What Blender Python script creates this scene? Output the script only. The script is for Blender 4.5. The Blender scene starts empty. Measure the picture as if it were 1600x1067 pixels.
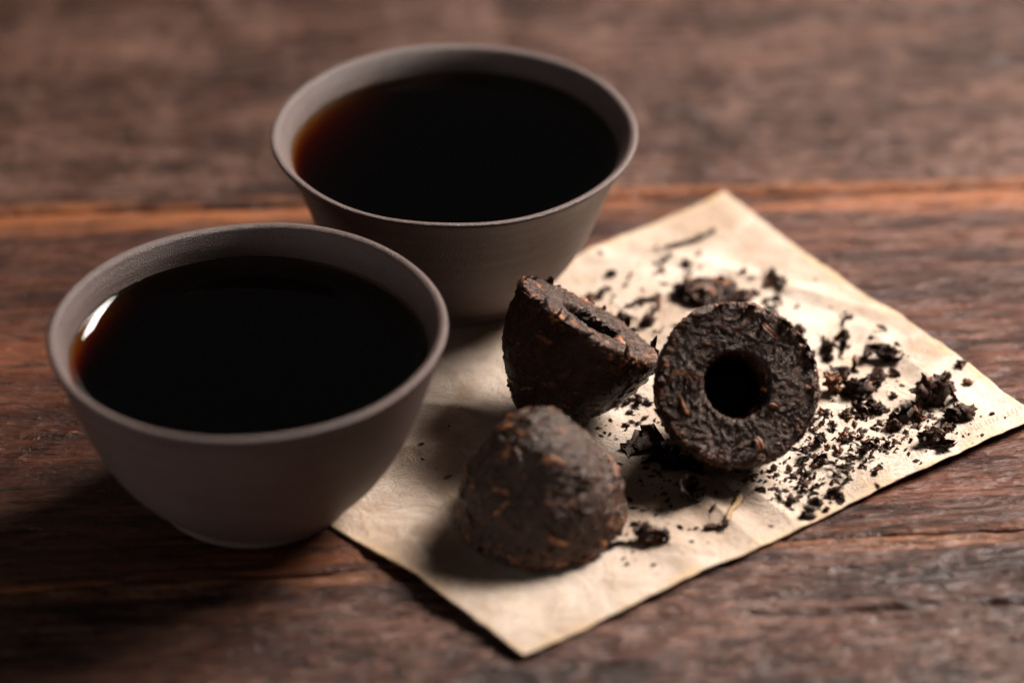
import bpy, math, random
import numpy as np
from mathutils import Matrix, Vector

# ------------------------------------------------------------------ camera, world, lamps, exposure
S = 0.01                                   # everything below is written in centimetres
sc = bpy.context.scene
COL = sc.collection

PITCH = math.radians(33.0)
DIST = 58.0
CAM = np.array([0, -DIST * math.cos(PITCH), DIST * math.sin(PITCH)])
cd = bpy.data.cameras.new('camera')
cd.sensor_width = 36.0
cd.lens = 126.0
cd.clip_start = 0.01
cd.clip_end = 20.0
cd.dof.use_dof = True
cd.dof.focus_distance = 55.4 * S
cd.dof.aperture_fstop = 7.6
cd.dof.aperture_blades = 0
cam = bpy.data.objects.new('camera', cd)
COL.objects.link(cam)
cam.location = CAM * S
cam.rotation_euler = (math.pi / 2 - PITCH, 0, 0)
sc.camera = cam

w = bpy.data.worlds.new('World')
sc.world = w
w.use_nodes = True
bgn = w.node_tree.nodes['Background']
bgn.inputs['Color'].default_value = (1.0, 0.93, 0.88, 1)
bgn.inputs['Strength'].default_value = 0.045


def area(name, loc, target, size, power, col):
    l = bpy.data.lights.new(name, 'AREA')
    l.shape = 'RECTANGLE'
    l.size = size[0] * S
    l.size_y = size[1] * S
    l.energy = power
    l.color = col
    o = bpy.data.objects.new(name, l)
    COL.objects.link(o)
    o.location = Vector(loc) * S
    d = Vector(target) - Vector(loc)
    o.rotation_euler = d.to_track_quat('-Z', 'Y').to_euler()
    return o


KEY = area('key_softbox', (40, 27, 41), (8.5, -0.5, 0), (50, 14), 1.9, (1.0, 0.905, 0.83))
KEY.data.spread = math.radians(46)
area('fill_softbox', (-66, -54, 7), (-2, -4, 1.5), (36, 10), 1.5, (1.0, 0.94, 0.91))

sc.view_settings.view_transform = 'Standard'
sc.view_settings.look = 'None'
sc.view_settings.exposure = 0.0
sc.view_settings.gamma = 1.0
sc.view_settings.use_curve_mapping = False
sc.cycles.max_bounces = 8
sc.cycles.transparent_max_bounces = 12
sc.cycles.caustics_reflective = False
sc.cycles.use_denoising = True

# ------------------------------------------------------------------ numeric helpers
_rs = np.random.RandomState(7)
_perm = np.concatenate([_rs.permutation(256)] * 3)
_grad = _rs.normal(size=(256, 3))
_grad /= np.linalg.norm(_grad, axis=1)[:, None]


def perlin(p, seed=0):
    p = np.asarray(p, float) + seed * 17.31
    i = np.floor(p).astype(int)
    f = p - i
    u = f * f * f * (f * (f * 6 - 15) + 10)
    i &= 255
    out = np.zeros(len(p))
    for dx in (0, 1):
        for dy in (0, 1):
            for dz in (0, 1):
                h = _perm[_perm[_perm[(i[:, 0] + dx) & 255] + ((i[:, 1] + dy) & 255)] + ((i[:, 2] + dz) & 255)]
                g = _grad[h]
                d = g[:, 0] * (f[:, 0] - dx) + g[:, 1] * (f[:, 1] - dy) + g[:, 2] * (f[:, 2] - dz)
                wx = u[:, 0] if dx else 1 - u[:, 0]
                wy = u[:, 1] if dy else 1 - u[:, 1]
                wz = u[:, 2] if dz else 1 - u[:, 2]
                out += d * wx * wy * wz
    return out * 1.5


def fbm(p, octaves=4, seed=0, ridged=False, gain=0.5):
    p = np.asarray(p, float)
    a, t, s = 1.0, np.zeros(len(p)), 0.0
    for k in range(octaves):
        n = perlin(p * (2.03 ** k), seed + k * 3.7)
        t += a * ((1 - 2 * np.abs(n)) if ridged else n)
        s += a
        a *= gain
    return t / s


def smooth(a, b, x):
    t = np.clip((x - a) / (b - a), 0, 1)
    return t * t * (3 - 2 * t)


def new_mesh(name, verts, faces, smooth_shade=True):
    """verts in cm (n,3); faces (m,k) int array or list of such arrays"""
    if isinstance(faces, np.ndarray):
        faces = [faces]
    me = bpy.data.meshes.new(name)
    v = np.asarray(verts, np.float32) * S
    me.vertices.add(len(v))
    me.vertices.foreach_set('co', v.ravel())
    loops = np.concatenate([f.ravel() for f in faces]).astype(np.int32)
    tot = np.concatenate([np.full(len(f), f.shape[1]) for f in faces]).astype(np.int32)
    start = np.concatenate([[0], np.cumsum(tot)[:-1]]).astype(np.int32)
    me.loops.add(len(loops))
    me.loops.foreach_set('vertex_index', loops)
    me.polygons.add(len(tot))
    me.polygons.foreach_set('loop_start', start)
    me.polygons.foreach_set('loop_total', tot)
    me.update(calc_edges=True)
    me.polygons.foreach_set('use_smooth', np.full(len(tot), smooth_shade, bool))
    me.validate()
    return me


def fattr(me, name, vals):
    a = me.attributes.new(name, 'FLOAT', 'POINT')
    a.data.foreach_set('value', np.asarray(vals, np.float32))


def vattr(me, name, vals):
    a = me.attributes.new(name, 'FLOAT_VECTOR', 'POINT')
    a.data.foreach_set('vector', np.asarray(vals, np.float32).ravel())


def obj(name, me, mat=None, parent=None):
    o = bpy.data.objects.new(name, me)
    COL.objects.link(o)
    if parent is not None:
        o.parent = parent
    if mat is not None and me is not None and not me.materials:
        me.materials.append(mat)
    return o


def tag(o, label=None, cat=None, group=None, kind=None):
    if label:
        o['label'] = label
    if cat:
        o['category'] = cat
    if group:
        o['group'] = group
    if kind:
        o['kind'] = kind
    return o


def grid_faces(nu, nv, wrap_u=False):
    i = np.arange(nu if wrap_u else nu - 1)
    j = np.arange(nv - 1)
    I, J = np.meshgrid(i, j, indexing='ij')
    I2 = (I + 1) % nu
    return np.stack([I * nv + J, I2 * nv + J, I2 * nv + J + 1, I * nv + J + 1], -1).reshape(-1, 4)


# ------------------------------------------------------------------ materials
class NT:
    def __init__(self, name):
        self.m = bpy.data.materials.new(name)
        self.m.use_nodes = True
        self.t = self.m.node_tree
        self.n = self.t.nodes
        self.b = self.n['Principled BSDF']
        self.out = self.n['Material Output']

    def add(self, typ, **kw):
        nd = self.n.new(typ)
        for k, v in kw.items():
            setattr(nd, k, v)
        return nd

    def link(self, a, b):
        self.t.links.new(a, b)

    def val(self, sock, v):
        if hasattr(v, 'is_output'):
            self.link(v, sock)
        else:
            sock.default_value = v

    def attr(self, name, out='Fac'):
        return self.add('ShaderNodeAttribute', attribute_name=name).outputs[out]

    def noise(self, vec, scale, detail=4, rough=0.55, dist=0.0):
        nd = self.add('ShaderNodeTexNoise')
        self.link(vec, nd.inputs['Vector'])
        nd.inputs['Scale'].default_value = scale
        nd.inputs['Detail'].default_value = detail
        nd.inputs['Roughness'].default_value = rough
        nd.inputs['Distortion'].default_value = dist
        return nd.outputs['Fac']

    def mapping(self, vec, scale=(1, 1, 1), loc=(0, 0, 0)):
        nd = self.add('ShaderNodeMapping')
        self.link(vec, nd.inputs['Vector'])
        nd.inputs['Scale'].default_value = scale
        nd.inputs['Location'].default_value = loc
        return nd.outputs['Vector']

    def ramp(self, fac, stops, interp='LINEAR'):
        nd = self.add('ShaderNodeValToRGB')
        nd.color_ramp.interpolation = interp
        el = nd.color_ramp.elements
        while len(el) < len(stops):
            el.new(0.5)
        for e, (p, c) in zip(el, stops):
            e.position = p
            e.color = (*c, 1) if len(c) == 3 else c
        self.val(nd.inputs['Fac'], fac)
        return nd.outputs['Color']

    def rng(self, v, a, b, c=0.0, d=1.0):
        nd = self.add('ShaderNodeMapRange')
        self.val(nd.inputs['Value'], v)
        for k, x in zip(('From Min', 'From Max', 'To Min', 'To Max'), (a, b, c, d)):
            nd.inputs[k].default_value = x
        return nd.outputs['Result']

    def math(self, op, a, b=0.0):
        nd = self.add('ShaderNodeMath', operation=op)
        self.val(nd.inputs[0], a)
        self.val(nd.inputs[1], b)
        return nd.outputs[0]

    def mix(self, fac, a, b, mode='MIX'):
        nd = self.add('ShaderNodeMix', data_type='RGBA', blend_type=mode)
        self.val(nd.inputs[0], fac)
        self.val(nd.inputs[6], (*a, 1) if isinstance(a, tuple) else a)
        self.val(nd.inputs[7], (*b, 1) if isinstance(b, tuple) else b)
        return nd.outputs[2]

    def bump(self, h, strength, dist_cm, prev=None):
        nd = self.add('ShaderNodeBump')
        nd.inputs['Strength'].default_value = strength
        nd.inputs['Distance'].default_value = dist_cm * S
        self.link(h, nd.inputs['Height'])
        if prev is not None:
            self.link(prev, nd.inputs['Normal'])
        return nd.outputs['Normal']

    def objvec(self):
        tc = self.add('ShaderNodeTexCoord').outputs['Object']
        return self.mapping(tc, (100, 100, 100))


def mat_clay(name, tone, warm):
    k = NT(name)
    v = k.objvec()
    big = k.noise(v, 0.7, 4, 0.6)
    streak = k.noise(k.mapping(v, (0.35, 0.35, 6.5)), 1.0, 5, 0.68)
    fine = k.noise(v, 42, 3, 0.65)
    c = k.ramp(big, [(0.3, tuple(x * 0.80 for x in tone)), (0.7, tuple(x * 1.15 for x in tone))])
    c = k.mix(k.rng(streak, 0.42, 0.72, 0, 0.8), c, warm)
    spot = k.noise(v, 9, 3, 0.6)
    c = k.mix(k.rng(spot, 0.60, 0.72, 0, 0.5), c, tuple(x * 0.6 for x in warm))
    c = k.mix(k.rng(fine, 0.54, 0.70, 0, 0.55), c, tuple(x * 1.7 for x in tone))
    k.link(c, k.b.inputs['Base Color'])
    k.link(k.rng(big, 0.3, 0.7, 0.38, 0.52), k.b.inputs['Roughness'])
    k.b.inputs['Specular IOR Level'].default_value = 0.5
    n = k.bump(fine, 0.9, 0.022)
    n = k.bump(streak, 0.5, 0.03, n)
    k.link(n, k.b.inputs['Normal'])
    return k.m


def mat_tea_liquid():
    k = NT('brewed_tea')
    k.n.remove(k.b)
    fr = k.add('ShaderNodeFresnel')
    fr.inputs['IOR'].default_value = 1.33
    tr = k.add('ShaderNodeBsdfTransparent')
    gl = k.add('ShaderNodeBsdfGlossy')
    gl.inputs['Roughness'].default_value = 0.015
    mx = k.add('ShaderNodeMixShader')
    k.link(fr.outputs[0], mx.inputs[0])
    k.link(tr.outputs[0], mx.inputs[1])
    k.link(gl.outputs[0], mx.inputs[2])
    k.link(mx.outputs[0], k.out.inputs['Surface'])
    ab = k.add('ShaderNodeVolumeAbsorption')
    ab.inputs['Color'].default_value = (0.885, 0.60, 0.08, 1)
    ab.inputs['Density'].default_value = 980
    k.link(ab.outputs[0], k.out.inputs['Volume'])
    return k.m


def mat_wood(name, dark, mid, light, worn, grey, a=1.0, spec=0.30, fleck=0.35, relief=1.0):
    k = NT(name)
    g = k.attr('grain', 'Vector')
    band = k.noise(k.mapping(g, (0.05 * a, 0.62, 1)), 1.0, 4, 0.6, 0.5)
    med = k.noise(k.mapping(g, (0.16 * a, 2.6, 1), (5, 1, 0)), 1.0, 5, 0.6, 0.4)
    fib = k.noise(k.mapping(g, (0.45, 21, 1)), 1.0, 6, 0.7, 0.2)
    patch = k.noise(k.mapping(g, (0.22 * a, 0.42, 1), (9, 4, 0)), 1.0, 6, 0.68, 0.8)
    flk = k.noise(k.mapping(g, (2.0, 5.5, 1), (2, 8, 0)), 1.0, 3, 0.6, 0.3)
    pit = k.noise(k.mapping(g, (0.8 * a, 6.0, 1), (3.1, 7.7, 0)), 1.0, 5, 0.7, 0.4)
    crk = k.noise(k.mapping(g, (0.20, 3.0, 1), (1, 3, 0)), 1.0, 4, 0.6, 0.4)
    cmask = k.noise(k.mapping(g, (0.30, 0.8, 1), (7, 2, 0)), 1.0, 2, 0.5)
    c = k.ramp(k.math('ADD', k.math('MULTIPLY', band, 0.62), k.math('MULTIPLY', med, 0.38)),
               [(0.36, dark), (0.50, mid), (0.64, light)])
    c = k.mix(k.rng(patch, 0.48, 0.66, 0.0, 0.8), c, grey)
    c = k.mix(k.rng(patch, 0.44, 0.30, 0.0, 0.6), c, dark)
    e = k.math('MULTIPLY', k.attr('edge'), k.rng(k.math('ADD', band, med), 0.78, 1.12, 0.2, 1.1))
    c = k.mix(k.rng(e, 0.12, 0.62, 0, 0.9), c, worn)
    c = k.mix(k.rng(fib, 0.48, 0.72, 0.0, 0.6), c, dark)
    c = k.mix(k.rng(pit, 0.56, 0.65, 0.0, 0.9), c, tuple(x * 0.5 for x in dark))
    c = k.mix(k.rng(flk, 0.64, 0.71, 0.0, fleck), c, tuple(min(1, x * 2.1) for x in grey))  # pale flecks painted into the colour as specular glints on the wood
    line = k.rng(k.math('ABSOLUTE', k.math('SUBTRACT', crk, 0.5)), 0.0, 0.012, 1.0, 0.0)
    crack = k.math('MULTIPLY', line, k.rng(cmask, 0.48, 0.58))
    c = k.mix(crack, c, (0.006, 0.003, 0.002))
    k.link(c, k.b.inputs['Base Color'])
    k.link(k.rng(patch, 0.3, 0.75, 0.30, 0.50), k.b.inputs['Roughness'])
    k.b.inputs['Specular IOR Level'].default_value = spec
    n = k.bump(fib, 0.6 * relief, 0.03)
    n = k.bump(k.rng(pit, 0.50, 0.68, 1, 0), 0.7 * relief, 0.05, n)
    n = k.bump(flk, 0.7 * relief, 0.09, n)
    n = k.bump(crack, -1.0, 0.06, n)
    k.link(n, k.b.inputs['Normal'])
    return k.m


def mat_paper():
    k = NT('aged_paper')
    v = k.objvec()
    a = k.noise(v, 0.35, 5, 0.6, 0.5)
    b = k.noise(v, 1.6, 5, 0.65, 0.6)
    c2 = k.noise(v, 26, 3, 0.6)
    c = k.ramp(a, [(0.38, (0.31, 0.225, 0.165)), (0.5, (0.455, 0.37, 0.30)), (0.64, (0.535, 0.455, 0.385))])
    c = k.mix(k.rng(b, 0.50, 0.68, 0, 0.65), c, (0.36, 0.255, 0.175))
    c = k.mix(k.rng(b, 0.46, 0.32, 0, 0.45), c, (0.57, 0.485, 0.41))
    c = k.mix(k.rng(c2, 0.54, 0.66, 0, 0.7), c, (0.34, 0.235, 0.155))
    e = k.math('MULTIPLY', k.attr('edge'), k.rng(b, 0.35, 0.65, 0.4, 1.1))
    c = k.mix(k.rng(e, 0.35, 0.9, 0, 0.6), c, (0.50, 0.34, 0.19))
    k.link(c, k.b.inputs['Base Color'])
    k.b.inputs['Roughness'].default_value = 0.72
    k.b.inputs['Specular IOR Level'].default_value = 0.25
    n = k.bump(b, 0.8, 0.10)
    fibre = k.noise(k.mapping(v, (1, 1, 1)), 14, 4, 0.7, 1.5)
    n = k.bump(fibre, 0.8, 0.02, n)
    n = k.bump(c2, 0.6, 0.010, n)
    k.link(n, k.b.inputs['Normal'])
    return k.m


def mat_leaf(name='pressed_tea', stops=None, rough=(0.19, 0.36), spec=0.42):
    k = NT(name)
    v = k.objvec()
    stops = stops or [(0.0, (0.0085, 0.0034, 0.0021)), (0.40, (0.027, 0.0112, 0.0068)),
                      (0.68, (0.064, 0.027, 0.0165)), (0.84, (0.135, 0.054, 0.032)),
                      (0.93, (0.27, 0.096, 0.042)), (1.0, (0.44, 0.18, 0.065))]
    n1 = k.noise(v, 7, 4, 0.6, 0.8)
    t = k.math('ADD', k.attr('tint'), k.rng(n1, 0.3, 0.7, -0.16, 0.16))
    c = k.ramp(t, stops)
    k.link(c, k.b.inputs['Base Color'])
    k.link(k.rng(n1, 0.3, 0.7, rough[0], rough[1]), k.b.inputs['Roughness'])
    k.b.inputs['Specular IOR Level'].default_value = spec
    k.b.inputs['Specular Tint'].default_value = (1.0, 0.84, 0.74, 1)
    wr = k.noise(k.mapping(v, (1, 1, 1)), 13, 6, 0.72, 2.2)
    fn = k.noise(v, 60, 3, 0.6)
    n = k.bump(wr, 0.7, 0.035)
    n = k.bump(fn, 0.5, 0.008, n)
    k.link(n, k.b.inputs['Normal'])
    return k.m


M_CLAY1 = mat_clay('grey_brown_clay', (0.098, 0.064, 0.057), (0.078, 0.044, 0.034))
M_CLAY2 = mat_clay('smoky_clay', (0.086, 0.055, 0.049), (0.072, 0.041, 0.031))
M_TEA = mat_tea_liquid()
M_PAPER = mat_paper()
M_LEAF = mat_leaf()
M_GLOSS = mat_leaf('glossy_pressed_tea', None, (0.20, 0.34), 0.50)
M_CRUMB = mat_leaf('loose_tea', [(0.0, (0.012, 0.0055, 0.0036)), (0.40, (0.040, 0.0180, 0.0115)),
                                (0.70, (0.105, 0.048, 0.030)), (0.88, (0.19, 0.078, 0.044)),
                                (1.0, (0.28, 0.12, 0.055))], (0.28, 0.46), 0.22)
M_STRAW = mat_leaf('pale_stalk', [(0.0, (0.16, 0.10, 0.05)), (1.0, (0.42, 0.29, 0.16))], (0.5, 0.7), 0.3)

# ------------------------------------------------------------------ table: planks over a dark board
# seams measured on the table: (x0,y0)-(x1,y1)
SEAM_FAR = lambda x: 4.47 + 0.052 * x
SEAM_NEAR = lambda x: -5.87 + 0.108 * x
X0, X1 = -21.0, 21.0


def plank(name, lo, hi, nx, ny, seed, rough, mat, parent, zoff=0.0, worn_w=1.0, grooves=(), lo_worn=1.0, hi_worn=1.0, er0=0.28, SEAMK=(1.5, 2.5)):
    u = np.linspace(X0, X1, nx)
    v = np.linspace(0, 1, ny)
    v = 0.5 - 0.5 * np.cos(v * math.pi) if False else v
    U, V = np.meshgrid(u, v, indexing='ij')
    n = U.size
    # uneven sawn edges
    wob_lo = 0.10 * fbm(np.stack([u * 0.4, SEAMK[0] + u * 0, u * 0], 1), 4, 5)
    wob_hi = 0.10 * fbm(np.stack([u * 0.4, SEAMK[1] + u * 0, u * 0], 1), 4, 5)
    L = lo(u) + wob_lo
    H = hi(u) + wob_hi
    Y = L[:, None] + (H - L)[:, None] * V
    X = U
    de = np.minimum(Y - L[:, None], H[:, None] - Y)
    x, y, d = X.ravel(), Y.ravel(), de.ravel()
    yy = y - 0.08 * x
    wave = 0.6 * fbm(np.stack([x * 0.06, yy * 0.15, 0 * x], 1), 2, seed + 1)
    g = np.stack([x * 0.16, (yy + wave) * 2.4, 0 * x + seed], 1)
    ridge = fbm(g, 4, seed + 2, ridged=True, gain=0.6)
    fine = fbm(np.stack([x * 0.5, (yy + wave) * 9.0, 0 * x + seed], 1), 3, seed + 3)
    lump = fbm(np.stack([x * 0.45, yy * 1.6, 0 * x + seed], 1), 4, seed + 4)
    chop = fbm(np.stack([x * 1.6, yy * 4.5, 0 * x + seed], 1), 3, seed + 5)
    z = rough * (0.055 * (ridge - 1) + 0.03 * fine + 0.05 * lump) + rough ** 2 * 0.022 * chop
    z -= 0.05 * smooth(0.30, 0.62, fbm(np.stack([x * 0.10, (yy + wave) * 1.1, 0 * x + seed + 5], 1), 3, seed + 6)) * rough
    for (gx0, gy0, gx1, gy1, wd, dp) in grooves:
        ln = np.array([gx1 - gx0, gy1 - gy0])
        L2 = np.hypot(*ln)
        tx = ((x - gx0) * ln[0] + (y - gy0) * ln[1]) / L2
        ds = np.abs(-(x - gx0) * ln[1] + (y - gy0) * ln[0]) / L2 + 0.05 * fine
        z -= dp * np.exp(-(ds / wd) ** 2) * smooth(-0.3, 0.5, tx) * smooth(L2 + 0.3, L2 - 0.5, tx)
    er = er0 * (1 + 0.6 * lump)
    z -= 0.7 * er0 * (1 - smooth(-0.02, 1.0, d / er)) ** 2
    z = np.minimum(z, 0.015)
    bot = np.full(n, -1.8)
    verts = np.concatenate([np.stack([x, y, z + zoff], 1), np.stack([x, y, bot], 1)[np.r_[0:0]]])
    f = grid_faces(nx, ny)
    # skirt down the sides
    def ring():
        a = [i * ny for i in range(nx)]
        b = [(nx - 1) * ny + j for j in range(1, ny)]
        c = [i * ny + ny - 1 for i in range(nx - 2, -1, -1)]
        e = [j for j in range(ny - 2, 0, -1)]
        return np.array(a + b + c + e)
    r = ring()
    low = verts[r].copy()
    low[:, 2] = -1.8
    k0 = len(verts)
    verts = np.concatenate([verts, low])
    m = len(r)
    i = np.arange(m)
    sk = np.stack([r[i], k0 + i, k0 + (i + 1) % m, r[(i + 1) % m]], 1)
    me = new_mesh(name, verts, [f, sk])
    gv = np.stack([x, yy + wave, 0 * x + seed * 3.3], 1)
    side = np.where((y - np.repeat(L, ny)) < (np.repeat(H, ny) - y), lo_worn, hi_worn)
    fattr(me, 'edge', np.concatenate([(1 - smooth(0.1, worn_w, d)) * side, np.full(m, 0.3)]))
    vattr(me, 'grain', np.concatenate([gv, gv[r]]))
    return obj(name, me, mat, parent)


board = new_mesh('table_top', np.array([[X0, -17, -1.6], [X1, -17, -1.6], [X1, 24, -1.6], [X0, 24, -1.6],
                                        [X0, -17, -2.6], [X1, -17, -2.6], [X1, 24, -2.6], [X0, 24, -2.6]], float),
                 np.array([[0, 1, 2, 3], [7, 6, 5, 4], [0, 4, 5, 1], [1, 5, 6, 2], [2, 6, 7, 3], [3, 7, 4, 0]]), False)
kb = NT('dark_underboard')
kb.b.inputs['Base Color'].default_value = (0.02, 0.013, 0.010, 1)
kb.b.inputs['Roughness'].default_value = 0.8
TABLE = tag(obj('table_top', board, kb.m), kind='structure')

W_FAR = mat_wood('weathered_plank_far', (0.015, 0.0057, 0.0038), (0.055, 0.0240, 0.0160), (0.125, 0.061, 0.042),
                 (0.25, 0.088, 0.033), (0.130, 0.071, 0.053), 3.0, 0.16, 0.5)
W_MID = mat_wood('weathered_plank_mid', (0.012, 0.0035, 0.0019), (0.056, 0.0170, 0.0084), (0.150, 0.050, 0.0245),
                 (0.27, 0.090, 0.031), (0.115, 0.049, 0.030), 1.5, 0.24, 0.5, 1.0)
W_NEAR = mat_wood('weathered_plank_near', (0.011, 0.0038, 0.0024), (0.056, 0.0215, 0.0135), (0.150, 0.065, 0.041),
                  (0.17, 0.066, 0.029), (0.125, 0.059, 0.040), 3.0, 0.28, 0.9, 1.1)
plank('plank', lambda x: SEAM_FAR(x) + 0.02, lambda x: 16.0 + 0.03 * x, 420, 260, 3, 0.9, W_FAR, TABLE, worn_w=0.5, SEAMK=(7.5, 9.5))
plank('plank', lambda x: SEAM_NEAR(x) + 0.003, lambda x: SEAM_FAR(x) - 0.02, 700, 330, 11, 0.55, W_MID, TABLE, worn_w=1.0, lo_worn=0.3, er0=0.07, SEAMK=(4.5, 7.5))
plank('plank', lambda x: -15.0 + 0.06 * x, lambda x: SEAM_NEAR(x) - 0.003, 620, 300, 23, 1.35, W_NEAR, TABLE, zoff=0.0,
      worn_w=0.5, er0=0.06, SEAMK=(2.5, 4.5), grooves=[(3.2, -7.2, 9.0, -6.75, 0.09, 0.12), (-9, -9.6, -1.0, -9.0, 0.08, 0.08)])

# ------------------------------------------------------------------ sheet of paper
PC = dict(top=np.array([3.65, 4.64]), right=np.array([8.24, -2.34]), front=np.array([0.14, -8.28]), left=np.array([-5.03, -2.43]))
CREASES = [  # x0,y0,x1,y1, height, half width
    ((3.14, -3.72), (4.55, -5.45), 0.10, 0.30),
    ((2.75, -4.25), (3.85, -5.90), 0.09, 0.34),
    ((1.9, -5.2), (3.2, -6.6), 0.05, 0.5),
    ((1.7, -4.0), (3.2, -3.75), 0.07, 0.25),
    ((-2.2, -3.2), (1.0, -3.4), 0.10, 0.5),
    ((-1.9, -1.9), (0.4, -2.6), 0.10, 0.4),
    ((5.0, -4.9), (5.9, -3.6), 0.05, 0.4),
    ((2.2, 2.8), (6.2, 0.6), 0.07, 0.3),
    ((4.6, 2.2), (2.4, -0.6), 0.06, 0.35),
    ((-0.2, -6.8), (2.6, -5.6), 0.06, 0.3),
    ((5.6, 0.4), (7.2, -2.2), 0.06, 0.35),
    ((0.6, 1.2), (4.6, -1.4), 0.03, 0.5),
]
FLAT = [((-3.89, -4.28), 1.7), ((-0.94, 1.77), 1.7), ((0.45, -5.0), 1.5), ((3.3, -2.6), 1.0), ((0.85, -2.1), 1.0)]


def paper_z(x, y):
    x = np.atleast_1d(np.asarray(x, float))
    y = np.atleast_1d(np.asarray(y, float))
    z = 0.12 * fbm(np.stack([x * 0.35, y * 0.35, 0 * x], 1), 3, 31) + 0.05 * fbm(np.stack([x * 1.1, y * 1.1, 0 * x], 1), 3, 33)
    z = z + 0.05
    for (a, b, h, wd) in CREASES:
        a = np.array(a)
        b = np.array(b)
        ln = b - a
        L = np.hypot(*ln)
        t = ((x - a[0]) * ln[0] + (y - a[1]) * ln[1]) / L
        d = np.abs(-(x - a[0]) * ln[1] + (y - a[1]) * ln[0]) / L
        z = z + h * np.clip(1 - d / wd, 0, 1) ** 1.3 * smooth(-0.4, 0.4, t) * smooth(L + 0.4, L - 0.4, t)
    z = np.maximum(z, 0.0)
    m = np.ones(len(x))
    eln = PC['right'] - PC['front']
    ed = np.abs((x - PC['front'][0]) * -eln[1] + (y - PC['front'][1]) * eln[0]) / np.hypot(*eln)
    m *= 0.35 + 0.65 * smooth(0.1, 1.0, ed)
    for (c, r) in FLAT:
        m *= smooth(r * 0.95, r * 1.6, np.hypot(x - c[0], y - c[1]))
    z = z * m
    # curled corners and edges
    def edge_d(p, q):
        ln = q - p
        L = np.hypot(*ln)
        return ((x - p[0]) * -ln[1] + (y - p[1]) * ln[0]) / L, ((x - p[0]) * ln[0] + (y - p[1]) * ln[1]) / L, L
    d, t, L = edge_d(PC['front'], PC['right'])
    d = np.abs(d)
    z = z + 0.11 * (1 - smooth(0, 1.2, d)) * smooth(5.6, 8.2, t) * (1 - 0.25 * smooth(9.0, 10.0, t))
    z = z + 0.03 * (1 - smooth(0, 0.9, d)) * np.exp(-((t - 2.6) / 1.3) ** 2)
    d, t, L = edge_d(PC['left'], PC['front'])
    d = np.abs(d)
    z = z + 0.05 * (1 - smooth(0, 1.1, d)) * smooth(3.4, 5.2, t) * smooth(8.6, 7.0, t)
    d, t, L = edge_d(PC['top'], PC['right'])
    d = np.abs(d)
    z = z + 0.08 * (1 - smooth(0, 1.2, d)) * np.exp(-((t - 6.3) / 1.1) ** 2)
    return z + 0.03


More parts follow.
